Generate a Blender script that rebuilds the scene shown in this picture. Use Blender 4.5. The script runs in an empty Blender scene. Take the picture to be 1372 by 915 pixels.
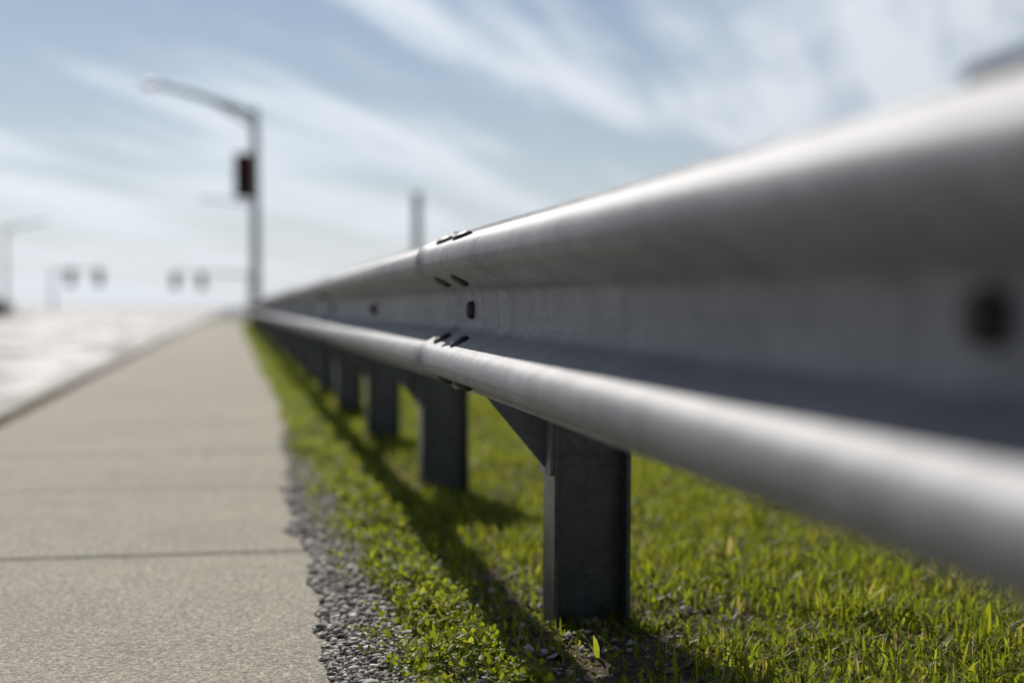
import bpy, bmesh, math, random
import numpy as np
from mathutils import Vector, Matrix

random.seed(7)
rng = np.random.default_rng(11)
S = bpy.context.scene
COL = S.collection
R = math.radians

# ------------------------------------------------------------------ frame of the place
# Y runs along the guardrail, X to the right of it, Z up.  Camera stands over (0, 0).
EYE = 0.606
VALLEY_X = 0.463          # front of the beam's middle valley
BEAM_Z = 0.600            # height of the beam's centre line
POST_X = 0.605            # street side face of the posts
PITCH = 1.905             # post spacing
SPLICE_Y = 2.70           # the splice that is in focus


def shift(y):
    """The street bends gently to the right some 40 m away."""
    if y < 40:
        return 0.0
    if y < 70:
        return 0.00066 * (y - 40) ** 2
    return 0.594 + 0.0396 * (y - 70)


def vnoise(x, y, seed=0):
    """smooth value noise 0..1 (numpy)"""
    x = np.asarray(x, float); y = np.asarray(y, float)
    xi = np.floor(x).astype(np.int64); yi = np.floor(y).astype(np.int64)
    fx = x - xi; fy = y - yi
    fx = fx * fx * (3 - 2 * fx); fy = fy * fy * (3 - 2 * fy)

    def h(a, b):
        n = (a * 374761393 + b * 668265263 + seed * 1442695041) & 0x7fffffff
        n = ((n ^ (n >> 13)) * 1274126177) & 0x7fffffff
        return ((n ^ (n >> 16)) & 0xffff) / 65535.0
    a = h(xi, yi); b = h(xi + 1, yi); c = h(xi, yi + 1); d = h(xi + 1, yi + 1)
    return (a * (1 - fx) + b * fx) * (1 - fy) + (c * (1 - fx) + d * fx) * fy


def verge_z(x, y):
    f = np.clip((np.asarray(x, float) - 0.34) / 0.25, 0, 1)
    return f * (0.022 * (vnoise(x * 3.1, y * 3.1, 1) - .5) + 0.03 * (vnoise(x * .9, y * .9, 2) - .5)
                + 0.008 * (vnoise(x * 14, y * 14, 3) - .5)) - 0.012


# ------------------------------------------------------------------ object helpers
def link(name, me, mat=None, parent=None, smooth=None):
    o = bpy.data.objects.new(name, me)
    COL.objects.link(o)
    if mat:
        me.materials.append(mat)
    if parent:
        o.parent = parent
    if smooth is not None:
        me.shade_smooth()
        if smooth < 180:
            me.set_sharp_from_angle(angle=R(smooth))
    return o


def tag(o, label=None, cat=None, group=None, kind=None):
    if label: o['label'] = label
    if cat: o['category'] = cat
    if group: o['group'] = group
    if kind: o['kind'] = kind
    return o


def empty(name, loc, label=None, cat=None, group=None, rz=0):
    o = bpy.data.objects.new(name, None)
    COL.objects.link(o)
    o.location = loc
    o.rotation_euler = (0, 0, rz)
    o.empty_display_size = .2
    return tag(o, label, cat, group)


def mesh_np(name, V, faces):
    """faces: list of int arrays (n,k)"""
    me = bpy.data.meshes.new(name)
    V = np.asarray(V, np.float32)
    me.vertices.add(len(V)); me.vertices.foreach_set('co', V.ravel())
    loops = np.concatenate([f.ravel() for f in faces]).astype(np.int32)
    tot = np.concatenate([np.full(len(f), f.shape[1], np.int32) for f in faces])
    start = np.concatenate([[0], np.cumsum(tot)[:-1]]).astype(np.int32)
    me.loops.add(len(loops)); me.loops.foreach_set('vertex_index', loops)
    me.polygons.add(len(tot)); me.polygons.foreach_set('loop_start', start)
    me.update(calc_edges=True)
    me.validate()
    return me


def point_attr(me, name, vals):
    a = me.attributes.new(name, 'FLOAT', 'POINT')
    a.data.foreach_set('value', np.asarray(vals, np.float32))


def grid_mesh(name, xs, ys, zf, bend=True):
    xs = np.asarray(xs, float); ys = np.asarray(ys, float)
    XX, YY = np.meshgrid(xs, ys)
    ZZ = zf(XX, YY)
    if bend:
        XX = XX + np.array([shift(y) for y in ys])[:, None]
    V = np.stack([XX, YY, ZZ], -1).reshape(-1, 3)
    nx, ny = len(xs), len(ys)
    i = np.arange(nx - 1)[None, :] + nx * np.arange(ny - 1)[:, None]
    F = np.stack([i, i + 1, i + nx + 1, i + nx], -1).reshape(-1, 4)
    return mesh_np(name, V, [F])


class MB:
    """a mesh under construction: boxes, prisms, tubes, lathes"""
    def __init__(s):
        s.bm = bmesh.new()

    def box(s, lo, hi, bev=0):
        r = bmesh.ops.create_cube(s.bm, size=1)
        vs = r['verts']
        for v in vs:
            v.co = Vector([lo[i] + (v.co[i] + .5) * (hi[i] - lo[i]) for i in range(3)])
        if bev:
            es = list({e for v in vs for e in v.link_edges})
            bmesh.ops.bevel(s.bm, geom=es, offset=bev, segments=2, affect='EDGES', profile=.5)
        return s

    def prism(s, pts, y0, y1):
        """closed polygon in (x, z) extruded along y"""
        a = [s.bm.verts.new((p[0], y0, p[1])) for p in pts]
        b = [s.bm.verts.new((p[0], y1, p[1])) for p in pts]
        n = len(pts)
        s.bm.faces.new(a); s.bm.faces.new(b[::-1])
        for i in range(n):
            s.bm.faces.new((a[i], b[i], b[(i + 1) % n], a[(i + 1) % n]))
        return s

    def tube(s, path, radii, seg=16, flat=1.0):
        rings = []
        P = [Vector(p) for p in path]
        for k, p in enumerate(P):
            d = (P[min(k + 1, len(P) - 1)] - P[max(k - 1, 0)]).normalized()
            up = Vector((0, 1, 0)) if abs(d.y) < .9 else Vector((0, 0, 1))
            a = d.cross(up).normalized(); b = d.cross(a).normalized()
            r = radii[k] if isinstance(radii, (list, tuple)) else radii
            rings.append([s.bm.verts.new(p + a * r * flat * math.cos(t) + b * r * math.sin(t))
                          for t in [2 * math.pi * i / seg for i in range(seg)]])
        for q, w in zip(rings, rings[1:]):
            for i in range(seg):
                s.bm.faces.new((q[i], q[(i + 1) % seg], w[(i + 1) % seg], w[i]))
        s.bm.faces.new(rings[0][::-1]); s.bm.faces.new(rings[-1])
        return s

    def transform(s, M):
        bmesh.ops.transform(s.bm, matrix=M, verts=s.bm.verts)
        return s

    def mesh(s, name):
        bmesh.ops.recalc_face_normals(s.bm, faces=s.bm.faces)
        me = bpy.data.meshes.new(name)
        s.bm.to_mesh(me); s.bm.free()
        return me

    def build(s, name, mat, parent=None, smooth=30):
        return link(name, s.mesh(name), mat, parent, smooth)


# ------------------------------------------------------------------ materials
def material(name):
    m = bpy.data.materials.new(name)
    m.use_nodes = True
    nt = m.node_tree
    nt.nodes.clear()
    out = nt.nodes.new('ShaderNodeOutputMaterial')

    class G:
        pass
    g = G(); g.m, g.nt, g.out = m, nt, out

    def node(t, **kw):
        n = nt.nodes.new(t)
        for k, v in kw.items():
            setattr(n, k, v)
        return n

    def L(a, b):
        nt.links.new(a, b)

    def val(inp, v):
        if isinstance(v, bpy.types.NodeSocket):
            L(v, inp)
        else:
            inp.default_value = v
    g.node, g.L = node, L
    tc = node('ShaderNodeTexCoord')
    g.obj = tc.outputs['Object']
    geo = node('ShaderNodeNewGeometry')
    g.pos = geo.outputs['Position']

    def mapping(scale, src=None):
        mp = node('ShaderNodeMapping')
        L(src or g.pos, mp.inputs['Vector'])
        mp.inputs['Scale'].default_value = scale
        return mp.outputs['Vector']

    def noise(scale, detail=4, rough=.55, src=None, dist=0):
        n = node('ShaderNodeTexNoise')
        L(src or g.pos, n.inputs['Vector'])
        n.inputs['Scale'].default_value = scale
        n.inputs['Detail'].default_value = detail
        n.inputs['Roughness'].default_value = rough
        n.inputs['Distortion'].default_value = dist
        return n.outputs['Fac']

    def voro(scale, src=None, feature='F1', out='Distance'):
        n = node('ShaderNodeTexVoronoi')
        n.feature = feature
        L(src or g.pos, n.inputs['Vector'])
        n.inputs['Scale'].default_value = scale
        return n.outputs[out]

    def ramp(fac, stops):
        n = node('ShaderNodeValToRGB')
        val(n.inputs['Fac'], fac)
        e = n.color_ramp.elements
        while len(e) < len(stops):
            e.new(.5)
        for el, (p, c) in zip(e, stops):
            el.position = p
            el.color = (c, c, c, 1) if isinstance(c, (int, float)) else (*c, 1)
        return n.outputs['Color']

    def mix(fac, a, b, mode='MIX'):
        n = node('ShaderNodeMix', data_type='RGBA', blend_type=mode)
        val(n.inputs[0], fac)
        for i, c in ((6, a), (7, b)):
            if isinstance(c, bpy.types.NodeSocket):
                L(c, n.inputs[i])
            else:
                n.inputs[i].default_value = (*c, 1) if not isinstance(c, (int, float)) else (c, c, c, 1)
        return n.outputs[2]

    def math_(op, a, b=0.0, c=None, clamp=False):
        n = node('ShaderNodeMath', operation=op, use_clamp=clamp)
        val(n.inputs[0], a); val(n.inputs[1], b)
        if c is not None: val(n.inputs[2], c)
        return n.outputs[0]

    def bump(h, strength=.5, dist=.002, normal=None):
        n = node('ShaderNodeBump')
        L(h, n.inputs['Height'])
        n.inputs['Strength'].default_value = strength
        n.inputs['Distance'].default_value = dist
        if normal: L(normal, n.inputs['Normal'])
        return n.outputs['Normal']

    def attr(nm):
        return node('ShaderNodeAttribute', attribute_name=nm).outputs['Fac']

    def bsdf(color, rough=.6, metal=0.0, spec=.5, normal=None, out=True):
        b = node('ShaderNodeBsdfPrincipled')
        if isinstance(color, bpy.types.NodeSocket): L(color, b.inputs['Base Color'])
        else: b.inputs['Base Color'].default_value = (*color, 1)
        val(b.inputs['Roughness'], rough); val(b.inputs['Metallic'], metal)
        b.inputs['Specular IOR Level'].default_value = spec
        if normal: L(normal, b.inputs['Normal'])
        if out: L(b.outputs[0], g.out.inputs['Surface'])
        return b
    for k, v in list(locals().items()):
        if callable(v) and k not in ('G', 'node', 'L'):
            setattr(g, k, v)
    return g


def mat_galvanised(name, lo, hi, rough=(.38, .56), metal=.75, hb=.35):
    g = material(name)
    big = g.noise(2.2, 5, .6)
    spangle = g.voro(150, out='Color')
    st = g.noise(1.0, 6, .65, src=g.mapping((9, 1.3, 60)))
    fine = g.noise(330, 2, .6, src=g.mapping((1, .6, 1)))
    f = g.math_('ADD', g.math_('MULTIPLY', big, .55), g.math_('MULTIPLY', st, .45))
    c = g.ramp(f, [(.3, lo), (.7, hi)])
    sp = g.ramp(spangle, [(0, .80), (1, 1.12)])
    c = g.mix(1, c, sp, 'MULTIPLY')
    spots = g.ramp(g.noise(30, 5, .7), [(.60, 1.0), (.72, .72)])
    c = g.mix(.6, c, spots, 'MULTIPLY')
    blot = g.ramp(g.noise(11, 6, .72, dist=.8), [(.35, .80), (.52, 1.0), (.68, 1.12)])
    c = g.mix(.9, c, blot, 'MULTIPLY')
    run = g.ramp(g.noise(1.0, 5, .6, src=g.mapping((14, 22, 1.4))), [(.52, 1.0), (.66, .80)])     # dirty water runs
    c = g.mix(.7, c, run, 'MULTIPLY')
    scr = g.ramp(g.noise(55, 2, .5, src=g.mapping((1, .06, 1)), dist=.4), [(.66, 1.0), (.70, .8)])
    c = g.mix(.5, c, scr, 'MULTIPLY')
    c = g.mix(g.math_('MULTIPLY', g.attr('grime_lap_shade'), .8), c, (.045, .04, .036))  # on beams: lap dirt plus the gap's shadow line, painted into the colour
    r = g.math_('ADD', rough[0], g.math_('MULTIPLY', f, rough[1] - rough[0]))
    h = g.math_('ADD', g.math_('MULTIPLY', fine, .6), g.math_('MULTIPLY', g.noise(90, 4, .6), .6))
    n = g.bump(h, hb, .0007)
    g.bsdf(c, r, metal, .5, n)
    return g.m


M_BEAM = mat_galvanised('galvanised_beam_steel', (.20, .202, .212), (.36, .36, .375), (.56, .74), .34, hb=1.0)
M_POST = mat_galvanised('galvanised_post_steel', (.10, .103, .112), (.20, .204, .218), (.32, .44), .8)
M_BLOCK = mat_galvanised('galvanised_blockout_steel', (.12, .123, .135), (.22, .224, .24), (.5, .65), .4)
M_POLE = mat_galvanised('pale_pole_steel', (.52, .56, .60), (.66, .70, .74), (.5, .65), .0)
M_BOLT = mat_galvanised('dark_bolt_steel', (.04, .038, .036), (.10, .092, .085), (.4, .6), .6)


def mat_plain(name, col, rough=.5, metal=0, spec=.5, var=.15):
    g = material(name)
    f = g.noise(18, 5, .6)
    c = g.ramp(f, [(.3, tuple(v * (1 - var) for v in col)), (.7, tuple(v * (1 + var) for v in col))])
    g.bsdf(c, rough, metal, spec, g.bump(g.noise(60, 3), .15, .002))
    return g.m


M_BLACK = mat_plain('black_signal_housing', (.012, .011, .012), .55)
M_MAROON = mat_plain('dark_red_backplate', (.11, .010, .013), .6)
M_GREEN = mat_plain('dark_green_signal_housing', (.03, .045, .04), .5)
M_LENS_R = mat_plain('unlit_red_lens', (.12, .008, .008), .2)
M_LENS_A = mat_plain('unlit_amber_lens', (.12, .06, .008), .2)
M_LENS_G = mat_plain('unlit_green_lens', (.008, .07, .05), .2)
M_LAMP = mat_plain('pale_lamp_housing', (.55, .55, .56), .4)
M_GLASS = mat_plain('frosted_lamp_glass', (.62, .60, .62), .25)

# concrete sidewalk: exposed fine aggregate
g = material('sidewalk_concrete')
big = g.noise(1.1, 5, .6)
mid = g.noise(9, 5, .6)
c = g.ramp(g.math_('ADD', g.math_('MULTIPLY', big, .6), g.math_('MULTIPLY', mid, .4)),
           [(.32, (.262, .238, .187)), (.7, (.35, .318, .252))])
grain = g.voro(230, out='Color')
c = g.mix(.8, c, g.ramp(grain, [(0, .35), (.5, 1.0), (1, 1.65)]), 'MULTIPLY')
c = g.mix(.7, c, g.ramp(g.noise(75, 4, .75), [(.33, .38), (.50, 1.0), (.67, 1.65)]), 'MULTIPLY')
peb = g.math_('MULTIPLY', g.ramp(g.voro(52), [(.20, 1.0), (.30, 0.0)]), g.ramp(g.voro(52, out='Color'), [(.55, 0.0), (.62, 1.0)]))
c = g.mix(g.math_('MULTIPLY', peb, .75), c, g.ramp(g.voro(52, out='Color'), [(.6, (.10, .09, .075)), (.8, (.52, .49, .42))]))
pit = g.ramp(g.noise(130, 3, .6), [(.34, .35), (.44, 1.0)])
c = g.mix(.7, c, pit, 'MULTIPLY')
stain = g.ramp(g.noise(3.2, 6, .7, dist=.6), [(.56, 1.0), (.72, .82)])
c = g.mix(.7, c, stain, 'MULTIPLY')
# grime along the joints (a property of the slab edges, stronger at some joints)
jm = g.attr('grime_lap_shade')
c = g.mix(g.math_('MULTIPLY', jm, g.math_('MULTIPLY', g.noise(4, 5, .65), 1.5), clamp=True), c, (.15, .135, .105))
gum = g.math_('MULTIPLY', g.ramp(g.voro(2.3), [(.035, 1.0), (.05, 0.0)]), .55)
c = g.mix(gum, c, (.12, .11, .095))
hair = g.ramp(g.voro(.62, src=g.mapping((1, .55, 1)), feature='DISTANCE_TO_EDGE'), [(.0, .5), (.006, 0.0)])
c = g.mix(g.math_('MULTIPLY', hair, g.ramp(g.noise(.8, 3), [(.5, 0.0), (.6, 1.0)])), c, (.10, .09, .075))
h = g.math_('ADD', g.math_('MULTIPLY', g.voro(230), -1.0), g.math_('MULTIPLY', g.noise(120, 4, .7), 1.3))
g.bsdf(c, .82, 0, .28, g.bump(h, 1.0, .0026))
M_WALK = g.m

g = material('kerb_concrete')
c = g.ramp(g.noise(4, 6, .65), [(.3, (.20, .182, .15)), (.7, (.36, .335, .285))])
c = g.mix(.6, c, g.ramp(g.noise(1.6, 5, .7), [(.42, 1.0), (.62, .35)]), 'MULTIPLY')
g.bsdf(c, .8, 0, .3, g.bump(g.noise(90, 5, .7), .6, .003))
M_KERB = g.m

g = material('road_surface')
c = g.ramp(g.noise(.55, 6, .65, src=g.mapping((1.6, .5, 1))), [(.40, (.045, .044, .043)), (.58, (.25, .243, .232))])
crk = g.ramp(g.voro(.5, src=g.mapping((1.4, .5, 1)), feature='DISTANCE_TO_EDGE'), [(.0, .25), (.035, 1.0)])
c = g.mix(.55, c, crk, 'MULTIPLY')
c = g.mix(.5, c, g.ramp(g.voro(170, out='Color'), [(0, .5), (1, 1.5)]), 'MULTIPLY')
dp = g.ramp(g.noise(.8, 4, .6, src=g.mapping((1.2, .6, 1))), [(.56, 1.0), (.68, .55)])
c = g.mix(.8, c, dp, 'MULTIPLY')
sep = g.node('ShaderNodeSeparateXYZ'); g.L(g.pos, sep.inputs[0])
gut = g.math_('MULTIPLY', g.math_('ADD', sep.outputs['X'], 2.5), .9, clamp=True)   # silt in the gutter
c = g.mix(g.math_('MULTIPLY', gut, g.ramp(g.noise(1.1, 5, .7, src=g.mapping((2, .7, 1))), [(.35, .1), (.6, .9)])), c, (.055, .048, .040))
rr = g.ramp(g.noise(.42, 6, .7, src=g.mapping((1.9, .42, 1))), [(.40, .85), (.60, .40)])
rr = g.math_('MAXIMUM', rr, g.math_('MULTIPLY', gut, .95))
g.bsdf(c, rr, 0, .4, g.bump(g.noise(70, 5, .7), .9, .006))
M_ROAD = g.m

# soil of the verge, greener with distance from the rail where turf covers it
g = material('soil_ground')
c = g.ramp(g.noise(7, 6, .65), [(.3, (.045, .034, .022)), (.7, (.13, .10, .07))])
c = g.mix(.6, c, g.ramp(g.voro(85, out='Color'), [(0, .45), (1, 1.6)]), 'MULTIPLY')
gr = g.ramp(g.noise(1.4, 5, .65), [(.30, (.06, .066, .012)), (.7, (.12, .13, .02))])
sep = g.node('ShaderNodeSeparateXYZ'); g.L(g.pos, sep.inputs[0])
m1 = g.math_('MULTIPLY', g.math_('SUBTRACT', sep.outputs['Y'], 4.0), .12, clamp=True)
m2 = g.math_('MULTIPLY', g.math_('SUBTRACT', sep.outputs['X'], .85), 1.2, clamp=True)
m3 = g.math_('LESS_THAN', sep.outputs['X'], -16.5)
mm = g.math_('MAXIMUM', g.math_('MAXIMUM', m1, m2), m3)
m4 = g.math_('GREATER_THAN', sep.outputs['X'], .30)
mm = g.math_('MULTIPLY', mm, g.math_('MAXIMUM', m4, m3))
c = g.mix(g.math_('MULTIPLY', mm, .85), c, gr)
g.bsdf(c, .95, 0, .15, g.bump(g.noise(60, 6, .75), .9, .012))
M_SOIL = g.m


def mat_leaf(name, stops, trans=.45, rough=.45, dry=None):
    g = material(name)
    t = g.attr('tint')
    c = g.ramp(t, stops)
    b = g.bsdf(c, rough, 0, .18, out=False)
    tr = g.node('ShaderNodeBsdfTranslucent')
    g.L(g.mix(1, c, (1.6, 1.56, .80), 'MULTIPLY'), tr.inputs['Color'])
    ms = g.node('ShaderNodeMixShader')
    ms.inputs[0].default_value = trans
    g.L(b.outputs[0], ms.inputs[1]); g.L(tr.outputs[0], ms.inputs[2])
    g.L(ms.outputs[0], g.out.inputs['Surface'])
    return g.m


M_GRASS = mat_leaf('grass_blades', [(0, (.045, .062, .009)), (.45, (.155, .188, .018)), (.80, (.265, .285, .036)),
                                    (.90, (.20, .18, .05)), (1, (.32, .26, .13))], .58)
M_CLOVER = mat_leaf('clover_leaves', [(0, (.055, .075, .010)), (.5, (.155, .19, .016)), (1, (.28, .29, .035))], .58)
M_STRAW = mat_leaf('dry_litter', [(0, (.10, .07, .045)), (.5, (.24, .19, .13)), (1, (.46, .41, .34))], .15, .7)
M_SHRUB = mat_leaf('shrub_leaves', [(0, (.02, .026, .012)), (1, (.05, .06, .028))], .2)
M_BARK = mat_plain('bark', (.06, .045, .03), .9)

g = material('gravel_stone')
t = g.attr('tint')
c = g.ramp(t, [(0, (.06, .054, .050)), (.35, (.20, .178, .158)), (.7, (.40, .365, .325)), (1, (.66, .63, .58))])
c = g.mix(.5, c, g.ramp(g.noise(300, 3, .7), [(.3, .5), (.7, 1.4)]), 'MULTIPLY')
g.bsdf(c, .75, 0, .35, g.bump(g.noise(350, 4, .7), .8, .001))
M_GRAVEL = g.m

# ------------------------------------------------------------------ the setting
ys_f = np.concatenate([np.arange(-6, 1.6, .25), np.arange(1.6, 6, .03), np.arange(6, 14, .1), np.arange(14, 40, .5),
                       np.arange(40, 90, 2.5), [100, 130, 190, 300, 600, 1500, 4000]])
ys_f = np.concatenate([[-600, -60, -15], ys_f])
xs_f = np.concatenate([[-4000, -600, -100, -40, -17.6, -17.4, -17.0, -8, -1.50, -1.275, -1.268, -1.24, -1.21, -1.17, -1.165, -1.12,
                        -.4, .0, .10, .15, .2, .25, .29], np.arange(.32, 2.6, .035), np.arange(2.7, 6, .15),
                       [7, 9, 14, 25, 60, 200, 800, 4000]])


def ground_z(x, y):
    z = verge_z(x, y)
    strip = -.03 + .034 * vnoise(x * 18, y * 9, 6)
    z = np.where((x > -1.27) & (x < -1.166), strip, z)
    z = np.where((x >= -1.166) & (x < .30), -.07, z)
    z = np.where((x <= -1.27) & (x > -17.45), -.30, z)
    z = np.where(x <= -17.45, -.03, z)
    # the crossing street at the far end
    z = np.where((y > 78) & (y < 900) & (x > -202) & (x < 202), -.30, z)
    return z


xs_g = np.unique(np.concatenate([xs_f, [-202.2, -201.8, 201.8, 202.2]]))
ys_g = np.unique(np.concatenate([ys_f, [77.8, 78.2, 899, 901]]))
o = link('ground', grid_mesh('ground', xs_g, ys_g, ground_z), M_SOIL, None, 180)
tag(o, kind='structure')

# road: the street beside the sidewalk and the wide crossing it meets
o = link('road', grid_mesh('road', [-17.1, -12, -8, -4, -2, -1.398],
                           np.concatenate([[-60], np.arange(-10, 90, 2.0), [110, 140, 190, 240, 330, 420]]),
                           lambda x, y: -.135 - .0 * x), M_ROAD)
tag(o, kind='structure')
o = link('crossing_road', grid_mesh('crossing_road', [-201.5, -80, -40, -18, -2, 10, 30, 80, 201.5], [78.3, 100, 150, 200, 300, 500, 898.8],
                                    lambda x, y: -.131 - .0 * x), M_ROAD)
tag(o, kind='structure')


# sidewalk slabs with tooled joints
def sidewalk():
    Xl, Xr, J, y0 = -1.16, .335, 1.27, 3.57 - 1.27 * 8
    xs = np.concatenate([[Xl, Xl + .002, Xl + .012], np.linspace(Xl + .06, Xr - .06, 26), [Xr - .012, Xr - .002, Xr]])
    drop = np.array([-.09, -.010, 0] + [0] * 26 + [0, -.010, -.09])
    rows = []
    k = 0
    y = y0
    while y < 70:
        tilt = rng.normal(0, .0010); lift = {7: -.001, 8: .0006, 9: .0012, 10: -.0014}.get(k, rng.normal(0, .0015))
        rows.append((y + .001, -.010, k)); rows.append((y + .003, -.002, k)); rows.append((y + .008, lift, k))
        for q in (.05, .3, .5, .7, .93):
            rows.append((y + J * q, lift + tilt * (q - .5), k))
        rows.append((y + J - .008, lift, k)); rows.append((y + J - .003, -.002, k)); rows.append((y + J - .001, -.010, k))
        y += J; k += 1
    V = []; G_ = []
    dirt = {8: .5, 9: .0, 10: 2.0, 13: .9, 16: .5, 20: .6}
    for (yy, dz, kk) in rows:
        near = abs(((yy - y0) / J + .5) % 1 - .5) * J < .02
        joint = round((yy - y0) / J)
        G_ += [dirt.get(joint, .10) * (1.0 if near else 0.0)] * len(xs)
        for i, x in enumerate(xs):
            w = .0035 * (vnoise(x * 7 + joint * 13.7, joint * 3.1, 9) - .5) * 2 if near else 0
            V.append((x + shift(yy), yy + w, dz + drop[i] + .002 * (vnoise(x * 2.2, yy * 2.2, 12) - .5)))
    nx, ny = len(xs), len(rows)
    i = np.arange(nx - 1)[None, :] + nx * np.arange(ny - 1)[:, None]
    F = np.stack([i, i + 1, i + nx + 1, i + nx], -1).reshape(-1, 4)
    me = mesh_np('sidewalk', V, [F])
    point_attr(me, 'grime_lap_shade', G_)
    return me


tag(link('sidewalk', sidewalk(), M_WALK, None, 40), kind='structure')


# kerb: rounded top edge, joints every 3 m
def kerb(name, xl, xr, face_left=True):
    prof = [(xl - .012, -.20), (xl - .006, -.135), (xl, -.03), (xl + .006, -.012), (xl + .018, -.002), (xl + .03, 0),
            (xr - .015, .001), (xr - .004, -.004), (xr, -.014), (xr, -.2)]
    if not face_left:
        prof = [(xl + xr - p[0], p[1]) for p in prof]
    ys = []
    for s in np.arange(-9, 76, 3.05):
        ys += [(s + .002, -.012), (s + .008, 0), (s + 1.5, 0), (s + 3.042, 0), (s + 3.048, -.012)]
    V = []
    for y, d in ys:
        for (x, z) in prof:
            V.append((x + shift(y) + .003 * (vnoise(y * .7, 3, 4) - .5), y, z + (d if z > -.1 else 0)
                      + .004 * (vnoise(x * 20, y * 3, 5) - .5)))
    nx, ny = len(prof), len(ys)
    i = np.arange(nx - 1)[None, :] + nx * np.arange(ny - 1)[:, None]
    F = np.stack([i, i + 1, i + nx + 1, i + nx], -1).reshape(-1, 4)
    o = link(name, mesh_np(name, V, [F]), M_KERB, None, 40)
    return tag(o, kind='structure')


kerb('kerb', -1.40, -1.27)
kerb('kerb', -17.25, -17.10, False)


# ------------------------------------------------------------------ gravel strip (crumbled asphalt on the slab's edge)
def gravel_left(y):
    return .185 + .05 * (vnoise(y * 2.3, 1.5, 21) - .5) + .05 * (vnoise(y * 9, 1.5, 22) - .5) \
        + .03 * (vnoise(y * 31, 1.5, 25) - .5) - .06 * np.clip((2.7 - y) / .6, 0, 1) \
        + .17 * np.clip((y - 4.6) / 4.4, 0, 1)


def gravel_top(x, y, edge):
    return np.where(x < .335, .0, -.010) + edge * (.002 + .006 * vnoise(x * 190, y * 150, 31) + .006 * vnoise(x * 60, y * 45, 32)) - .003


def gravel():
    ys = np.concatenate([np.arange(.6, 6, .008), np.arange(6, 14, .04)])
    us = np.linspace(0, 1, 34)
    V = []; T = []
    L = gravel_left(ys)
    for y, l in zip(ys, L):
        x = l + us * (.40 - l)
        edge = np.clip(us / .12, 0, 1)
        top = gravel_top(x, y, edge)
        for a, b in zip(x, top):
            V.append((a, y, b)); T.append(0)
    V = np.array(V)
    T = .12 + .6 * vnoise(V[:, 0] * 90, V[:, 1] * 60, 33) * vnoise(V[:, 0] * 9, V[:, 1] * 9, 34)
    nx, ny = len(us), len(ys)
    i = np.arange(nx - 1)[None, :] + nx * np.arange(ny - 1)[:, None]
    F4 = np.stack([i, i + 1, i + nx + 1, i + nx], -1).reshape(-1, 4)
    # loose stones
    ico_bm = bmesh.new(); bmesh.ops.create_icosphere(ico_bm, subdivisions=1, radius=1)
    ico_bm.verts.ensure_lookup_table()
    iv = np.array([v.co[:] for v in ico_bm.verts]); it = np.array([[v.index for v in f.verts] for f in ico_bm.faces])
    ico_bm.free()
    n1, n2, n3 = 38000, 16000, 420
    y = np.concatenate([1.0 + 4.2 * rng.random(n1) ** 1.3, 5 + 11 * rng.random(n2) ** 1.4, rng.uniform(2.05, 3.3, n3)])
    l = gravel_left(y)
    x = l - .012 + (.43 - l) * rng.random(len(y)) ** 1.15
    stray = rng.random(len(y)) < 0
    x = np.where(stray, l - .16 * rng.random(len(y)) ** 2, x)
    x[n1 + n2:] = rng.uniform(.50, .95, n3)                   # rubble round the post's foot
    r = .0012 + .0058 * rng.random(len(y)) ** 2.8
    big = rng.random(len(y)) < .03
    r = np.where(big & ~stray, r * 1.8, r)
    r[n1 + n2:] = .002 + .011 * rng.random(n3) ** 3
    keep = ((x < .42) & (l < .34)) | (np.arange(len(y)) >= n1 + n2)
    x, y, r = x[keep], y[keep], r[keep]
    z = gravel_top(x, y, np.clip((x - gravel_left(y)) / .03, 0, 1)) + r * .25; z = np.where(x > .45, verge_z(x, y), z) + r * .45
    z = np.where(x < gravel_left(y), r * .6, z)
    n = len(x)
    sc = r[:, None, None] * (0.65 + .7 * rng.random((n, 1, 3))) * np.array([1.1, 1.1, .72])
    pts = iv[None] * (1 + .95 * (rng.random((n, 12, 1)) - .5)) * sc
    a = rng.random(n) * 6.283
    ca, sa = np.cos(a)[:, None], np.sin(a)[:, None]
    px = pts[..., 0] * ca - pts[..., 1] * sa + x[:, None]; py = pts[..., 0] * sa + pts[..., 1] * ca + y[:, None]
    pz = pts[..., 2] + z[:, None]
    SV = np.stack([px, py, pz], -1).reshape(-1, 3)
    ST = np.repeat(np.clip(rng.normal(.50, .30, n), 0, 1), 12)
    SF = (it[None] + 12 * np.arange(n)[:, None, None] + len(V)).reshape(-1, 3)
    me = mesh_np('gravel', np.concatenate([V, SV]), [F4, SF])
    point_attr(me, 'tint', np.concatenate([T, ST]))
    return me


tag(link('gravel', gravel(), M_GRAVEL), kind='stuff')


# ------------------------------------------------------------------ grass, clover, litter
def blades(x, y, z, h, w, bend, tint, tl=(0, .38, .72, 1), wl=(.8, 1, .68, .05)):
    n = len(x)
    a = rng.random(n) * 6.283
    dx, dy = np.cos(a), np.sin(a)
    f = a + rng.normal(1.57, .5, n)
    wx, wy = np.cos(f), np.sin(f)
    V = np.zeros((n, 8, 3))
    for k, (t, ww) in enumerate(zip(tl, wl)):
        up = h * (t - .35 * np.minimum(np.abs(bend), 1.2) * t * t)
        cx = x + dx * h * bend * t * t; cy = y + dy * h * bend * t * t
        for s, sg in ((0, -1), (1, 1)):
            V[:, 2 * k + s, 0] = cx + sg * wx * w * ww * .5
            V[:, 2 * k + s, 1] = cy + sg * wy * w * ww * .5
            V[:, 2 * k + s, 2] = z + up
    b = 8 * np.arange(n)[:, None]
    F = np.concatenate([b + np.array([2 * k, 2 * k + 1, 2 * k + 3, 2 * k + 2])[None] for k in range(3)])
    return V.reshape(-1, 3), F, np.repeat(tint, 8)


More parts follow.
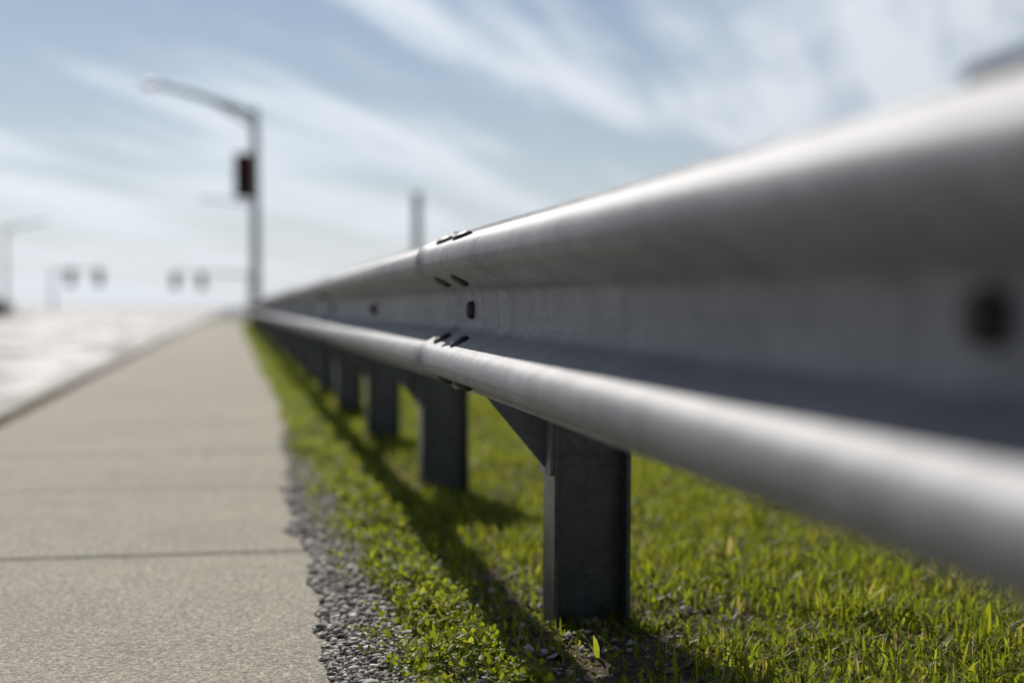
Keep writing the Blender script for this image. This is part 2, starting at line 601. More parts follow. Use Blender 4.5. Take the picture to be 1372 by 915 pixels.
def bare(x, y):
    """0..1, bare ground round the post foot in front"""
    d = ((x - .66) / .20) ** 2 + ((y - 2.42) / .42) ** 2
    d2 = ((x - .60) / .10) ** 2 + ((y - 2.95) / .5) ** 2
    return np.clip(np.maximum(1.3 - d, 1.25 - d2), 0, 1)


def merge(parts):
    Vs, Fs, Ts, off = [], [], [], 0
    for V, F, T in parts:
        Vs.append(V); Fs.append(F + off); Ts.append(T); off += len(V)
    return np.concatenate(Vs), np.concatenate(Fs), np.concatenate(Ts)


def grass():
    parts = []
    #        n      x range      y range   height        width         keep
    specs = [(66000, (.50, 3.0), (1.2, 4.2), (.020, .062), (.0026, .0070)),
             (60000, (.50, 3.6), (4.2, 8.5), (.022, .064), (.0032, .0076)),
             (40000, (.50, 5.0), (8.5, 17.), (.030, .070), (.0045, .0095)),
             (30000, (.45, 7.5), (17., 42.), (.035, .085), (.009, .020)),
             (9000, (.36, .62), (3.4, 42.), (.018, .045), (.004, .009)),
             (3000, (.46, .64), (1.6, 3.6), (.015, .036), (.0022, .0045)),
             (9000, (.45, 8.), (42., 66.), (.05, .11), (.02, .035))]
    for n, xr, yr, hr, wr in specs:
        x = rng.uniform(*xr, n); y = yr[0] + (yr[1] - yr[0]) * rng.random(n) ** 1.15
        dens = .38 + 1.15 * vnoise(x * 3.3, y * 3.3, 41) * (.5 + vnoise(x * 11, y * 11, 42))
        dens *= np.clip((x - .40) / .25, .25, 1)
        dens *= 1 - .80 * bare(x, y)
        k = rng.random(n) < dens
        x, y = x[k], y[k]
        m = len(x)
        cl = vnoise(x * 5, y * 5, 43)
        h = (hr[0] + (hr[1] - hr[0]) * rng.random(m) ** 1.5) * (.42 + 1.25 * cl)
        w = rng.uniform(*wr, m)
        wide = rng.random(m) < .09
        w = np.where(wide, w * 1.7, w); h = np.where(wide, h * 1.15, h)
        bend = np.abs(rng.normal(.55, .5, m))
        tint = np.clip(rng.normal(.42, .17, m) + .25 * (cl - .5), 0, .84)
        tint = np.where(rng.random(m) < .10, rng.uniform(.86, 1, m), tint)
        foot = (np.abs(x - .68) < .15) & (y > 2.25) & (y < 2.75)
        h = np.where(foot, h * .5, h)
        z = verge_z(x, y) - .003
        parts.append(blades(x + np.array([shift(v) for v in y]), y, z, h, w, bend, tint))
    # tufts that hug the feet of the posts
    for k in range(-1, 8):
        py = SPLICE_Y + k * PITCH
        n = 170
        x = np.where(rng.random(n) < .7, rng.uniform(.62, .80, n), rng.uniform(.74, .84, n))
        y = py + np.where(rng.random(n) < .7, rng.uniform(-.11, -.055, n), rng.uniform(-.09, .08, n))
        parts.append(blades(x, y, verge_z(x, y) - .003, rng.uniform(.018, .058, n), rng.uniform(.002, .0048, n),
                            np.abs(rng.normal(.35, .3, n)), np.clip(rng.normal(.3, .15, n), 0, .9)))
    V, F, T = merge(parts)
    me = mesh_np('grass', V, [F]); point_attr(me, 'tint', T)
    return me


tag(link('grass', grass(), M_GRASS), kind='stuff')


def leaves(x, y, z, size, tint, tilt=.6, aspect=.62):
    """small folded leaflets: 6 points, two quads"""
    n = len(x)
    a = rng.random(n) * 6.283
    el = rng.normal(.35, tilt, n)
    d = np.stack([np.cos(a) * np.cos(el), np.sin(a) * np.cos(el), np.sin(el)], -1)
    s = np.stack([-np.sin(a), np.cos(a), np.zeros(n)], -1)
    u = np.cross(d, s)
    base = np.stack([x, y, z], -1)
    w = (size * aspect * .5)[:, None]; L = size[:, None]
    V = np.stack([base, base + d * L * .35 + s * w + u * w * -.35, base + d * L * .78 + s * w * .8 + u * w * -.3, base + d * L,
                  base + d * L * .78 - s * w * .8 + u * w * -.3, base + d * L * .35 - s * w + u * w * -.35], 1)
    b = 6 * np.arange(n)[:, None]
    F = np.concatenate([b + np.array([[0, 1, 2, 3]]), b + np.array([[0, 3, 4, 5]])])
    return V.reshape(-1, 3), F, np.repeat(tint, 6)


def clover():
    parts = []

    def lay(ns, yr, sz, per, hh, pw=1.0):
        y = yr[0] + (yr[1] - yr[0]) * rng.random(ns) ** pw
        lo = .29 + .12 * (vnoise(y * 3.5, .5, 51) - .5) + .015 * (vnoise(y * 13, .5, 53) - .5)
        hi = .485 + .07 * (vnoise(y * 3, .5, 52) - .5)
        x = lo + (hi - lo) * rng.random(ns)
        edge = np.minimum((x - lo) / (hi - lo), 1 - (x - lo) / (hi - lo)) * 2
        keep = rng.random(ns) < (.1 + 1.5 * vnoise(x * 13, y * 9, 54) ** 1.3 * (.35 + .8 * edge))
        x, y = x[keep], y[keep]; ns = len(x)
        h = hh * (.35 + .9 * rng.random(ns)) * (.5 + vnoise(x * 8, y * 6, 55))
        zb = verge_z(x, y)
        # leaves up each stem
        X = np.repeat(x, per) + rng.normal(0, .006, ns * per); Y = np.repeat(y, per) + rng.normal(0, .006, ns * per)
        tt = np.tile(np.linspace(.35, 1, per), ns)
        Z = np.repeat(zb, per) + np.repeat(h, per) * tt
        size = sz * (.55 + .8 * rng.random(ns * per))
        tint = np.clip(rng.normal(.5, .2, ns * per) + .3 * (tt - .6), 0, 1)
        X = X + np.array([shift(v) for v in Y])
        parts.append(leaves(X, Y, Z, size, tint))
        # stems
        parts.append(blades(x + np.array([shift(v) for v in y]), y, zb - .003, h, np.full(ns, sz * .11), np.abs(rng.normal(0, .12, ns)),
                            np.clip(rng.normal(.3, .1, ns), 0, 1)))
    # a few creeping plants out on the gravel
    q = 260
    y = rng.uniform(1.8, 7, q); x = rng.uniform(.215, .33, q) + .02 * rng.random(q)
    x = np.repeat(x, 5) + rng.normal(0, .008, q * 5); y = np.repeat(y, 5) + rng.normal(0, .010, q * 5)
    parts.append(leaves(x, y, .010 + .020 * rng.random(q * 5), .008 + .008 * rng.random(q * 5), np.clip(rng.normal(.4, .2, q * 5), 0, 1)))
    lay(3300, (1.3, 3.4), .0140, 7, .052)
    lay(3600, (3.4, 6.5), .017, 6, .054)
    lay(4000, (6.5, 14), .023, 4, .052)
    lay(4200, (14, 62), .034, 3, .06, 1.3)
    # scattered broad leaved weeds in the turf
    n = 1500
    cx, cy = rng.uniform(.52, 1.6, 60), rng.uniform(2.0, 7, 60)
    q = rng.integers(0, 60, n)
    x = cx[q] + rng.normal(0, .03, n); y = cy[q] + rng.normal(0, .04, n)
    x[:420] = rng.uniform(.5, .95, 420); y[:420] = rng.uniform(2.05, 3.1, 420)
    parts.append(leaves(x, y, verge_z(x, y) + .012 + .03 * rng.random(n), .010 + .010 * rng.random(n), np.clip(rng.normal(.3, .15, n), 0, 1)))
    V, F, T = merge(parts)
    me = mesh_np('ground_cover', V, [F]); point_attr(me, 'tint', T)
    return me


tag(link('ground_cover', clover(), M_CLOVER), kind='stuff')


def litter():
    parts = []
    n = 420
    x = np.concatenate([rng.uniform(.50, .98, n // 2), rng.uniform(.36, 2.2, n - n // 2)])
    y = np.concatenate([rng.uniform(2.05, 3.4, n // 2), rng.uniform(1.9, 6, n - n // 2)])
    parts.append(leaves(x, y, verge_z(x, y) + .004 + .006 * rng.random(n), .008 + .022 * rng.random(n) ** 2,
                        rng.random(n), .25, .5))
    m = 1300
    x = rng.uniform(.24, 2.2, m); y = rng.uniform(1.9, 5.5, m)
    parts.append(blades(x, y, verge_z(x, y) + .003, rng.uniform(.03, .08, m), rng.uniform(.0012, .0025, m),
                        rng.uniform(.9, 1.6, m), rng.uniform(.3, 1, m)))
    V, F, T = merge(parts)
    me = mesh_np('dry_litter', V, [F]); point_attr(me, 'tint', T)
    return me


tag(link('dry_litter', litter(), M_STRAW), kind='stuff')


# ------------------------------------------------------------------ guardrail
def fillet(pts, r, seg=6):
    out = [pts[0]]
    for i in range(1, len(pts) - 1):
        p = Vector(pts[i]); a = (Vector(pts[i - 1]) - p); b = (Vector(pts[i + 1]) - p)
        la, lb = a.length, b.length
        a.normalize(); b.normalize()
        half = a.angle(b) / 2
        d = min(r[i] / math.tan(half), la * .49, lb * .49)
        rr = d * math.tan(half)
        c = p + (a + b).normalized() * (rr / math.sin(half))
        s, e = p + a * d - c, p + b * d - c
        ang = s.angle(e); sgn = 1 if (s.x * e.y - s.y * e.x) > 0 else -1
        for k in range(seg + 1):
            t = sgn * ang * k / seg
            out.append((c.x + s.x * math.cos(t) - s.y * math.sin(t), c.y + s.x * math.sin(t) + s.y * math.cos(t)))
    out.append(pts[-1])
    return [tuple(p) for p in out]


# W profile: (v up, u out toward the street)
half = [(.156, .004), (.147, .010), (.118, .083), (.079, .083), (.036, .0)]
ctrl = half + [(-v, u) for v, u in half[::-1]]
W = fillet(ctrl, [0, .012, .026, .026, .022, .022, .026, .026, .012, 0], 7)
THICK = .0034
LAP = .159
LEN = 2 * PITCH + 2 * LAP


def offset_profile(P, d):
    out = []
    for i in range(len(P)):
        a = Vector(P[max(i - 1, 0)]); b = Vector(P[min(i + 1, len(P) - 1)])
        t = (b - a).normalized()
        nrm = Vector((-t.y, t.x))
        out.append((P[i][0] - nrm.x * d, P[i][1] - nrm.y * d))
    return out


def profile_normal(v):
    """surface point and outward normal on the front of the beam at height v"""
    for a, b in zip(W, W[1:]):
        if min(a[0], b[0]) <= v <= max(a[0], b[0]) and abs(a[0] - b[0]) > 1e-6:
            t = (v - a[0]) / (b[0] - a[0])
            tv = Vector((b[0] - a[0], b[1] - a[1])).normalized()
            nv = Vector((tv.y, -tv.x))
            if nv.y < 0: nv = -nv
            return a[1] + t * (b[1] - a[1]), nv
    return 0, Vector((0, 1))


def beam_mesh(seed=0):
    """one W-beam length; local origin at the splice centre of its near end, x = -u"""
    back = offset_profile(W, THICK)
    if back[len(W) // 2][1] > W[len(W) // 2][1]:
        back = offset_profile(W, -THICK)
    loop = W + back[::-1]
    nw = [profile_normal(v)[1] for v, u in W]
    NL = nw + nw[::-1]
    n = len(loop)
    ny = 64
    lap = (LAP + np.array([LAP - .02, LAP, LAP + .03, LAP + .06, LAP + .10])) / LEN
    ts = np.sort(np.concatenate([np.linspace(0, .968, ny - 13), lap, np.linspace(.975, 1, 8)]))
    grime_lap_shade = np.interp(ts, lap, [0, 1, 1, .75, 0], 0, 0)           # dirt caught along the lap, with the gap's shade painted in
    V = []
    for t in ts:
        y = -LAP + LEN * t
        lapo = .0062 * t
        flare = .0080 * max(0, (t - .985) / .015) ** 1.5          # the lapped end stands off a little
        for (v, u), nl in zip(loop, NL):
            v += nl.x * flare; u += nl.y * flare
            wob = .0016 * (float(vnoise(y * 2.1, v * 9 + 5, 61 + seed)) - .5) + .0007 * (float(vnoise(y * 9, v * 25 + 5, 62 + seed)) - .5)
            V.append((-(u + lapo + wob), y, v + .0012 * (float(vnoise(y * 1.7, 2, 63 + seed)) - .5)))
    i = np.arange(n)[None, :] + n * np.arange(ny - 1)[:, None]
    j = (np.arange(n) + 1) % n
    j = j[None, :] + n * np.arange(ny - 1)[:, None]
    F = np.stack([i, j, j + n, i + n], -1).reshape(-1, 4)
    m = len(W)
    caps = []
    for base in (0, n * (ny - 1)):
        for k in range(m - 1):
            q = [base + k, base + k + 1, base + n - 2 - k, base + n - 1 - k]
            caps.append(q if base else q[::-1])
    me = mesh_np('guardrail_beam', V, [F, np.array(caps)])
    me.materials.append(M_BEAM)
    point_attr(me, 'grime_lap_shade', np.repeat(grime_lap_shade, n))
    bm = bmesh.new(); bm.from_mesh(me); bmesh.ops.recalc_face_normals(bm, faces=bm.faces); bm.to_mesh(me); bm.free()
    me.shade_smooth(); me.set_sharp_from_angle(angle=R(40))
    return me


def splice_bolt_mesh():
    """oval shouldered button head, axis +z"""
    prof = [(0, .0095), (.009, .0090), (.0158, .0070), (.0190, .0040), (.0198, .0012), (.0198, -.001)]
    bm = bmesh.new()
    rings = []
    seg = 20
    for r, z in prof:
        if r == 0:
            rings.append([bm.verts.new((0, 0, z))]); continue
        rings.append([bm.verts.new((r * 1.12 * math.cos(2 * math.pi * k / seg), r * math.sin(2 * math.pi * k / seg), z)) for k in range(seg)])
    for k in range(seg):
        bm.faces.new((rings[0][0], rings[1][k], rings[1][(k + 1) % seg]))
    for a, b in zip(rings[1:], rings[2:]):
        for k in range(seg):
            bm.faces.new((a[k], b[k], b[(k + 1) % seg], a[(k + 1) % seg]))
    bmesh.ops.recalc_face_normals(bm, faces=bm.faces)
    me = bpy.data.meshes.new('splice_bolt'); bm.to_mesh(me); bm.free()
    me.materials.append(M_BOLT); me.shade_smooth()
    return me


def post_bolt_mesh():
    """round washer face with a hexagonal head, axis +z"""
    bm = bmesh.new()

    def lathe(prof, seg, tw=0):
        rings = [[bm.verts.new((r * math.cos(2 * math.pi * k / seg + tw), r * math.sin(2 * math.pi * k / seg + tw), z)) for k in range(seg)] for r, z in prof]
        for a, b in zip(rings, rings[1:]):
            for k in range(seg):
                bm.faces.new((a[k], a[(k + 1) % seg], b[(k + 1) % seg], b[k]))
        bm.faces.new(rings[-1])
    lathe([(.0185, -.002), (.0185, .0035), (.017, .0045), (.001, .0046)], 24)
    lathe([(.0178, .0035), (.0176, .0075), (.0160, .0120), (.0120, .0155), (.0060, .0172), (.001, .0176)], 24)
    bmesh.ops.recalc_face_normals(bm, faces=bm.faces)
    me = bpy.data.meshes.new('post_bolt'); bm.to_mesh(me); bm.free()
    me.materials.append(M_BOLT); me.shade_smooth(); me.set_sharp_from_angle(angle=R(35))
    return me


rail = empty('guardrail', (0, 0, 0), 'weathered galvanised steel guardrail on steel posts along the grass edge of the sidewalk', 'guardrail')
N_BEAM = 17
first_splice = SPLICE_Y - 2 * 2 * PITCH          # behind the camera
SB = splice_bolt_mesh(); PB = post_bolt_mesh()
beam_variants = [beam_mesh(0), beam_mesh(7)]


def along(y):
    return Vector((VALLEY_X + shift(y), y, BEAM_Z - .022 * min(1, max(0, (SPLICE_Y - y) / (2 * PITCH)))))


def sub(name, me, parent, M):
    o = bpy.data.objects.new(name, me)
    COL.objects.link(o)
    o.parent = parent
    o.matrix_local = M
    return o


def bolt_matrix(y, v, lift=.0):
    u, nv = profile_normal(v)
    n = Vector((-nv.y, 0, nv.x))
    t = Vector((0, 1, 0))
    b = n.cross(t)
    rot = Matrix((t, b, n)).transposed().to_4x4()
    return Matrix.Translation(Vector((-(u + .0060 + lift), y, v))) @ rot


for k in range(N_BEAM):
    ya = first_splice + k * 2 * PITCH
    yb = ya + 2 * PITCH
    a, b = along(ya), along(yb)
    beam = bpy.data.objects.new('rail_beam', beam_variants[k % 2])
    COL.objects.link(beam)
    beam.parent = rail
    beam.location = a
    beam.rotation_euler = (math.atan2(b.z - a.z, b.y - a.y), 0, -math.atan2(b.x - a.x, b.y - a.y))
    if k < 6:                                   # splice bolts at the far end, where this beam laps over the next
        for dy in (-.108, .108):
            for v in (.136, .0585, -.0585, -.136):
                sub('splice_bolt', SB, beam, bolt_matrix(2 * PITCH + dy, v))

# posts
M_ = MB()
D, B, TF, TW = .152, .100, .0085, .0065
post_top = .735
for x0 in (0, D - TF):
    M_.box((x0, -B / 2, -.45), (x0 + TF, B / 2, post_top), .0012)
M_.box((TF + .0005, -TW / 2, -.45), (D - TF - .0005, TW / 2, post_top - .0008))
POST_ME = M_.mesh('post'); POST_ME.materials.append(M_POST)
M_ = MB()
bd = POST_X - VALLEY_X - .005                 # blockout depth
zt, zf, zb = .761, .438, .283
tf = .0075
M_.box((-bd, -B / 2, zf), (-bd + tf, B / 2, zt), .001)
M_.box((-tf - .0012, -B / 2, zb), (-.0012, B / 2, zt), .001)
M_.prism([(-bd + tf + .0005, zf), (-tf - .0018, zb + .012), (-tf - .0018, zt - .001), (-bd + tf + .0005, zt - .001)], -TW / 2, TW / 2)
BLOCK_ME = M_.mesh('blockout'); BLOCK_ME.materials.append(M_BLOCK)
# the web of the blockout lies toward the near flange edge so its slanted foot shows
n_post = 2 * N_BEAM + 1
for k in range(n_post):
    y = first_splice + k * PITCH
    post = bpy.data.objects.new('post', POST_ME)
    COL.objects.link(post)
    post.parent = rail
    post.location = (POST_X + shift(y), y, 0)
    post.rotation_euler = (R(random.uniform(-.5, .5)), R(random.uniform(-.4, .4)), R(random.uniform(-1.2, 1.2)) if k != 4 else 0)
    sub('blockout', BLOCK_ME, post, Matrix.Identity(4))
    if k < 16:
        n = Vector((-1, 0, 0)); t = Vector((0, 1, 0))
        rot = Matrix((t, n.cross(t), n)).transposed().to_4x4()
        off = .0062 * (.95 if k % 2 == 0 else .5)
        sub('post_bolt', PB, post, Matrix.Translation(Vector((VALLEY_X - POST_X - off - .0005, .0, BEAM_Z + .0))) @ rot)


# ------------------------------------------------------------------ street lamps
def lamp_head(parent, loc, s=1.0):
    """cobra head: flattened drop with a frosted bowl underneath; points along -x"""
    bm = bmesh.new()
    bmesh.ops.create_uvsphere(bm, u_segments=20, v_segments=12, radius=1)
    for v in bm.verts:
        t = (v.co.x + 1) / 2
        k = .55 + .45 * math.sin(math.pi * min(1, .25 + .7 * (1 - t)))
        v.co = Vector((v.co.x * .40, v.co.y * .17 * k, v.co.z * .11 * k + .02))
        if v.co.z < 0: v.co.z *= .35
    for v in bm.verts: v.co *= s
    me = bpy.data.meshes.new('lamp_head'); bm.to_mesh(me); bm.free()
    h = link('lamp_head', me, M_LAMP, parent, 180)
    h.location = loc
    bm = bmesh.new()
    bmesh.ops.create_uvsphere(bm, u_segments=18, v_segments=10, radius=1)
    for v in bm.verts:
        v.co = Vector((v.co.x * .19 - .13, v.co.y * .15, v.co.z * .13 - .02)) * s
    me = bpy.data.meshes.new('lamp_bowl'); bm.to_mesh(me); bm.free()
    b = link('lamp_bowl', me, M_GLASS, h, 180)
    return h


def street_lamp(loc, height, reach, rise, label, side=-1, r=.17, truss=True, group='street lamps over the road'):
    t = empty('street_lamp', loc, label, 'street lamp', group)
    MB().tube([(0, 0, .06), (0, 0, .5), (0, 0, height * .5), (0, 0, height)], [r, r * .98, r * .88, r * .74], 20).build('pole', M_POLE, t, 60)
    MB().box((-.22, -.22, 0), (.22, .22, .06), .01).build('base_plate', M_POLE, t)
    pts, rad = [], []
    for q in np.linspace(0, 1, 12):
        pts.append((side * reach * q, 0, height - .14 + rise * (1 - (1 - q) ** 1.22)))
        rad.append(r * (.74 - .30 * q))
    MB().tube(pts, rad, 14).build('arm', M_POLE, t, 60)
    if truss:
        low = [(side * reach * .62 * q, 0, height - .62 + (rise * (1 - (1 - .62) ** 1.22) + .46) * (1 - (1 - q) ** 1.35)) for q in np.linspace(0, 1, 9)]
        MB().tube(low, r * .34, 12).build('arm_brace', M_POLE, t, 60)
    MB().tube([(0, 0, height - .02), (0, 0, height + .05)], [r * .78, r * .45], 16).build('pole_cap', M_POLE, t, 40)
    h = lamp_head(t, (side * (reach + .22), 0, height - .14 + rise + .02))
    if side > 0:
        h.rotation_euler = (0, 0, math.pi)
    return t


GZ = -.012
street_lamp((.80, 48, GZ), 7.12, 3.05, .86, 'tall pale street lamp with a dark traffic signal on its pole, near the rail end')
street_lamp((-16.75, 113, -.131), 6.75, 2.55, .62, 'small distant street lamp at the left edge, beyond the bright road', side=1, truss=False, r=.15)
street_lamp((1.36, 89, -.131), 7.22, 2.55, .26, 'distant street lamp in line behind the tall lamp pole, its arm showing below the signal', truss=False, r=.11)


# ------------------------------------------------------------------ traffic signals
def signal(loc, label, mat, group, rz=0, s=1.0, plate=True, bracket=None):
    """three section head, lenses face -y before rotation; origin at its centre"""
    t = empty('traffic_signal', loc, label, 'traffic signal', group, rz)
    MB().box((-.16 * s, -.02 * s, -.545 * s), (.16 * s, .17 * s, .545 * s), .03 * s).build('housing', mat, t)
    if plate:
        MB().box((-.285 * s, -.024 * s, -.69 * s), (.285 * s, -.012 * s, .69 * s), .004 * s).build('backplate', M_MAROON if mat is M_BLACK else mat, t)
    for z, lm in ((.36, M_LENS_R), (0, M_LENS_A), (-.36, M_LENS_G)):
        bm = bmesh.new()
        bmesh.ops.create_uvsphere(bm, u_segments=18, v_segments=10, radius=.148 * s)
        for v in bm.verts:
            v.co = Vector((v.co.x, -.03 * s + v.co.y * .3, z * s + v.co.z))
        me = bpy.data.meshes.new('lens'); bm.to_mesh(me); bm.free()
        link('lens', me, lm, t, 180)
        bm = bmesh.new()                        # tunnel visor, open below
        seg = 18
        rows = []
        for y_, rr in ((-.025, .160), (-.26, .168)):
            rows.append([bm.verts.new((rr * s * math.sin(a), y_ * s, z * s + rr * s * math.cos(a))) for a in np.linspace(-2.3, 2.3, seg)])
        for i in range(seg - 1):
            bm.faces.new((rows[0][i], rows[0][i + 1], rows[1][i + 1], rows[1][i]))
        bmesh.ops.solidify(bm, geom=bm.faces[:], thickness=.006 * s)
        me = bpy.data.meshes.new('visor'); bm.to_mesh(me); bm.free()
        link('visor', me, mat, t, 40)
    if bracket:
        for z in (-.5, .5):
            MB().tube([(0, .08, z * s), (bracket[0], .08 + bracket[1], z * s)], .025, 10).build('bracket', mat, t, 60)
    return t


signal((.43, 47.8, 4.93), 'black traffic signal with dark red backplate, fixed to the left of the tall lamp pole', M_BLACK,
       'traffic signals at the junction', 0, 1.09, True, (.30, .1))


def signal_mast(loc, height, reach, label):
    t = empty('signal_mast', loc, label, 'signal mast', 'signal masts across the junction')
    MB().tube([(0, 0, .05), (0, 0, height * .5), (0, 0, height)], [.19, .17, .14], 16).build('pole', M_POLE, t, 60)
    MB().box((-.3, -.3, 0), (.3, .3, .05), .01).build('base_plate', M_POLE, t)
    MB().tube([(0, 0, height - .35), (reach * .5, 0, height - .15), (reach, 0, height - .12)], [.20, .16, .12], 12).build('arm', M_POLE, t, 60)
    return t


signal_mast((-23.6, 200, -.131), 5.8, 6.6, 'left signal mast with a short arm, far across the bright junction')
signal_mast((2.6, 200, -.131), 5.6, -10.6, 'right signal mast hidden behind the tall lamp pole, its long arm reaching left')
for (x, z), lab in (((-21.2, 4.62), 'left one of the two hazy signals on the left signal mast'),
                    ((-17.5, 4.66), 'right one of the two hazy signals on the left signal mast'),
                    ((-7.45, 4.30), 'darker left one of the two hazy signals on the right mast arm'),
                    ((-3.95, 4.22), 'paler right one of the two hazy signals, nearest the tall lamp pole')):
    signal((x, 199.7, z), lab, M_GREEN, 'traffic signals at the junction', 0, 1.75, True, (0.0, .22))

# grey pole behind the rail
t = empty('pole', (7.75, 60, -.02), 'bare grey pole standing up behind the guardrail, left of the splice bolts', 'pole')
MB().tube([(0, 0, 0), (0, 0, 2.5), (0, 0, 5.45)], [.21, .20, .19], 18).build('shaft', M_POLE, t, 60)
MB().tube([(0, 0, 5.452), (0, 0, 5.50), (0, 0, 5.54)], [.19, .19, .10], 18).build('cap', M_POLE, t, 40)


# dark shrubs at the foot of the far lamp
def shrub(loc, rx, h, seed, label):
    rs = np.random.default_rng(seed)
    t = empty('shrub', loc, label, 'shrub', 'dark shrubs at the far side of the road')
    n = 2600
    ncl = 26
    ca = rs.random(ncl) * 6.283; cr = rs.random(ncl) ** .6
    cx, cy = np.cos(ca) * cr * rx * .8, np.sin(ca) * cr * rx * .6
    cz = h * (.25 + .62 * rs.random(ncl)) * (1 - .4 * cr)
    q = rs.integers(0, ncl, n)
    x = cx[q] + rs.normal(0, rx * .15, n); y = cy[q] + rs.normal(0, rx * .15, n); z = np.clip(cz[q] + rs.normal(0, h * .11, n), .05, None)
    V, F, T = leaves(x, y, z, .10 + .10 * rs.random(n), np.clip(rs.random(n) * .6 + .4 * z / h, 0, 1), .8)
    me = mesh_np('foliage', V, [F]); point_attr(me, 'tint', T)
    link('foliage', me, M_SHRUB, t)
    m = MB()
    for k in range(7):
        j = k % ncl
        m.tube([(0, 0, 0), (cx[j] * .4, cy[j] * .4, cz[j] * .5), (cx[j], cy[j], cz[j])], [.05, .035, .012], 7)
    m.build('stem', M_BARK, t, 60)


tag(link('traffic_island', grid_mesh('traffic_island', [-34, -33.95, -25, -20, -16.2, -16.15], [107, 107.05, 112, 120, 127, 127.05],
     lambda x, y: np.where((x < -33.97) | (x > -16.17) | (y < 107.02) | (y > 127.02), -.2, .02), bend=False), M_SOIL), kind='structure')
shrub((-17.6, 112, .02), 1.7, 1.35, 3, 'dark rounded shrub at the left edge, at the foot of the small distant lamp')
shrub((-20.6, 117, .02), 2.0, 1.6, 4, 'dark shrub further out, behind the first shrub by the distant lamp')

# ------------------------------------------------------------------ light
to_sun = Vector((-.17, 1.07, 1.0)).normalized()
el = math.asin(to_sun.z)
az = math.atan2(to_sun.x, to_sun.y)              # from +Y toward +X
sun = bpy.data.lights.new('sun', 'SUN')
sun.energy = 5.0
sun.angle = R(.53)
sun.color = (1, .955, .885)
so = bpy.data.objects.new('sun', sun); COL.objects.link(so)
so.rotation_euler = to_sun.to_track_quat('Z', 'Y').to_euler()
so.location = to_sun * 60

w = bpy.data.worlds.new('World'); S.world = w
w.use_nodes = True
nt = w.node_tree; nt.nodes.clear()


def N(t, **k):
    n = nt.nodes.new(t)
    for a, b in k.items(): setattr(n, a, b)
    return n


def LK(a, b): nt.links.new(a, b)


def MT(op, a, b=0., clamp=False):
    n = N('ShaderNodeMath', operation=op, use_clamp=clamp)
    for i, v in ((0, a), (1, b)):
        if isinstance(v, bpy.types.NodeSocket): LK(v, n.inputs[i])
        else: n.inputs[i].default_value = v
    return n.outputs[0]


SKY_STRENGTH = .058
sky = N('ShaderNodeTexSky', sky_type='NISHITA')
sky.sun_disc = False
sky.sun_elevation = el
sky.sun_rotation = az
sky.air_density = 1.0; sky.dust_density = .6; sky.ozone_density = 4.0
tc = N('ShaderNodeTexCoord')
sp = N('ShaderNodeSeparateXYZ'); LK(tc.outputs['Generated'], sp.inputs[0])
zc = MT('ADD', MT('MAXIMUM', sp.outputs['Z'], 0.0), .07)
cb = N('ShaderNodeCombineXYZ')
LK(MT('DIVIDE', sp.outputs['X'], zc), cb.inputs[0]); LK(MT('DIVIDE', sp.outputs['Y'], zc), cb.inputs[1])


def cloud_noise(rot, scale, nscale, detail, rough, dist=.0, off=(0, 0, 0)):
    r = N('ShaderNodeMapping'); r.inputs['Rotation'].default_value = (0, 0, R(rot)); LK(cb.outputs[0], r.inputs['Vector'])
    m = N('ShaderNodeMapping'); m.inputs['Scale'].default_value = scale; m.inputs['Location'].default_value = off
    LK(r.outputs[0], m.inputs['Vector'])
    n = N('ShaderNodeTexNoise'); LK(m.outputs[0], n.inputs['Vector'])
    n.inputs['Scale'].default_value = nscale; n.inputs['Detail'].default_value = detail
    n.inputs['Roughness'].default_value = rough; n.inputs['Distortion'].default_value = dist
    return n.outputs['Fac']


n1 = cloud_noise(30, (1.0, .22, 1), 1.15, 7, .56, .35, (3.3, .9, 0))
n2 = cloud_noise(22, (.5, .2, 1), .75, 4, .5, .2, (1.2, 5.1, 0))
n3 = cloud_noise(27, (3.4, .30, 1), 1.3, 5, .6, .25, (2.2, 6.4, 0))          # fine wisps
fac = MT('ADD', MT('MULTIPLY', n1, .62), MT('MULTIPLY', n2, .48))
fac = MT('ADD', fac, MT('MULTIPLY', MT('SUBTRACT', n3, .5), .22))
rp = N('ShaderNodeValToRGB'); LK(fac, rp.inputs[0])
rp.color_ramp.interpolation = 'EASE'
e = rp.color_ramp.elements
e[0].position = .505; e[0].color = (0, 0, 0, 1)
e[1].position = .64; e[1].color = (.92, .92, .92, 1)
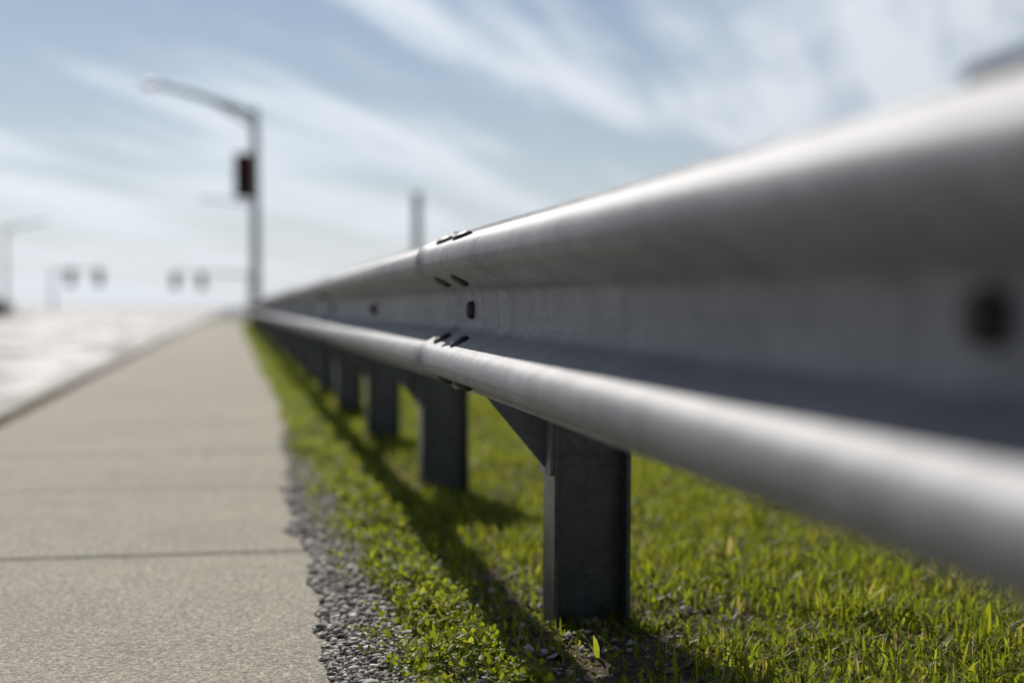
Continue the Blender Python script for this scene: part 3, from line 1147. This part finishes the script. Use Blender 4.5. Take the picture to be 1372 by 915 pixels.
# thin veil everywhere, thicker toward the horizon
veil = MT('MULTIPLY', MT('POWER', MT('SUBTRACT', 1.0, MT('MAXIMUM', sp.outputs['Z'], 0.0), True), 11.0), .88)
cf = MT('MAXIMUM', rp.outputs['Color'], MT('ADD', veil, .12), True)
cf = MT('SUBTRACT', 1.0, MT('MULTIPLY', MT('SUBTRACT', 1.0, rp.outputs['Color'], True), MT('SUBTRACT', 1.0, MT('ADD', veil, .08), True)))
mx = N('ShaderNodeMix', data_type='RGBA'); LK(cf, mx.inputs[0]); LK(sky.outputs[0], mx.inputs[6])
CLOUD = 13.6
# ice cloud and haze scatter forward: brightest round the sun, dim away from it
dt = N('ShaderNodeVectorMath', operation='DOT_PRODUCT'); LK(tc.outputs['Generated'], dt.inputs[0]); dt.inputs[1].default_value = to_sun
fw = MT('ADD', .24, MT('MULTIPLY', MT('POWER', MT('MULTIPLY', MT('ADD', dt.outputs['Value'], 1.0), .5), 3.0), 1.22))
cm = N('ShaderNodeMix', data_type='RGBA', blend_type='MULTIPLY'); cm.inputs[0].default_value = 1
cm.inputs[6].default_value = (CLOUD * .94, CLOUD, CLOUD * 1.075, 1)
cv = N('ShaderNodeCombineXYZ')
for i in range(3): LK(fw, cv.inputs[i])
LK(cv.outputs[0], cm.inputs[7]); LK(cm.outputs[2], mx.inputs[7])
bg = N('ShaderNodeBackground'); LK(mx.outputs[2], bg.inputs['Color']); bg.inputs['Strength'].default_value = SKY_STRENGTH
wo = N('ShaderNodeOutputWorld'); LK(bg.outputs[0], wo.inputs['Surface'])

# ------------------------------------------------------------------ camera
cam = bpy.data.cameras.new('camera')
cam.lens = 50; cam.sensor_width = 36; cam.sensor_fit = 'HORIZONTAL'
cam.clip_start = .02; cam.clip_end = 9000
cam.dof.use_dof = True
cam.dof.focus_distance = 2.42
cam.dof.aperture_fstop = 1.5
cam.dof.aperture_blades = 0
co = bpy.data.objects.new('camera', cam); COL.objects.link(co)
co.location = (0, 0, EYE)
co.rotation_euler = (R(90 - 1.372), 0, -R(11.165))
S.camera = co

S.view_settings.view_transform = 'Standard'
S.view_settings.look = 'None'
S.view_settings.exposure = 0.0
S.view_settings.gamma = 1.0
S.view_settings.use_curve_mapping = False
S.render.engine = 'CYCLES'
S.cycles.max_bounces = 8
S.cycles.use_denoising = True
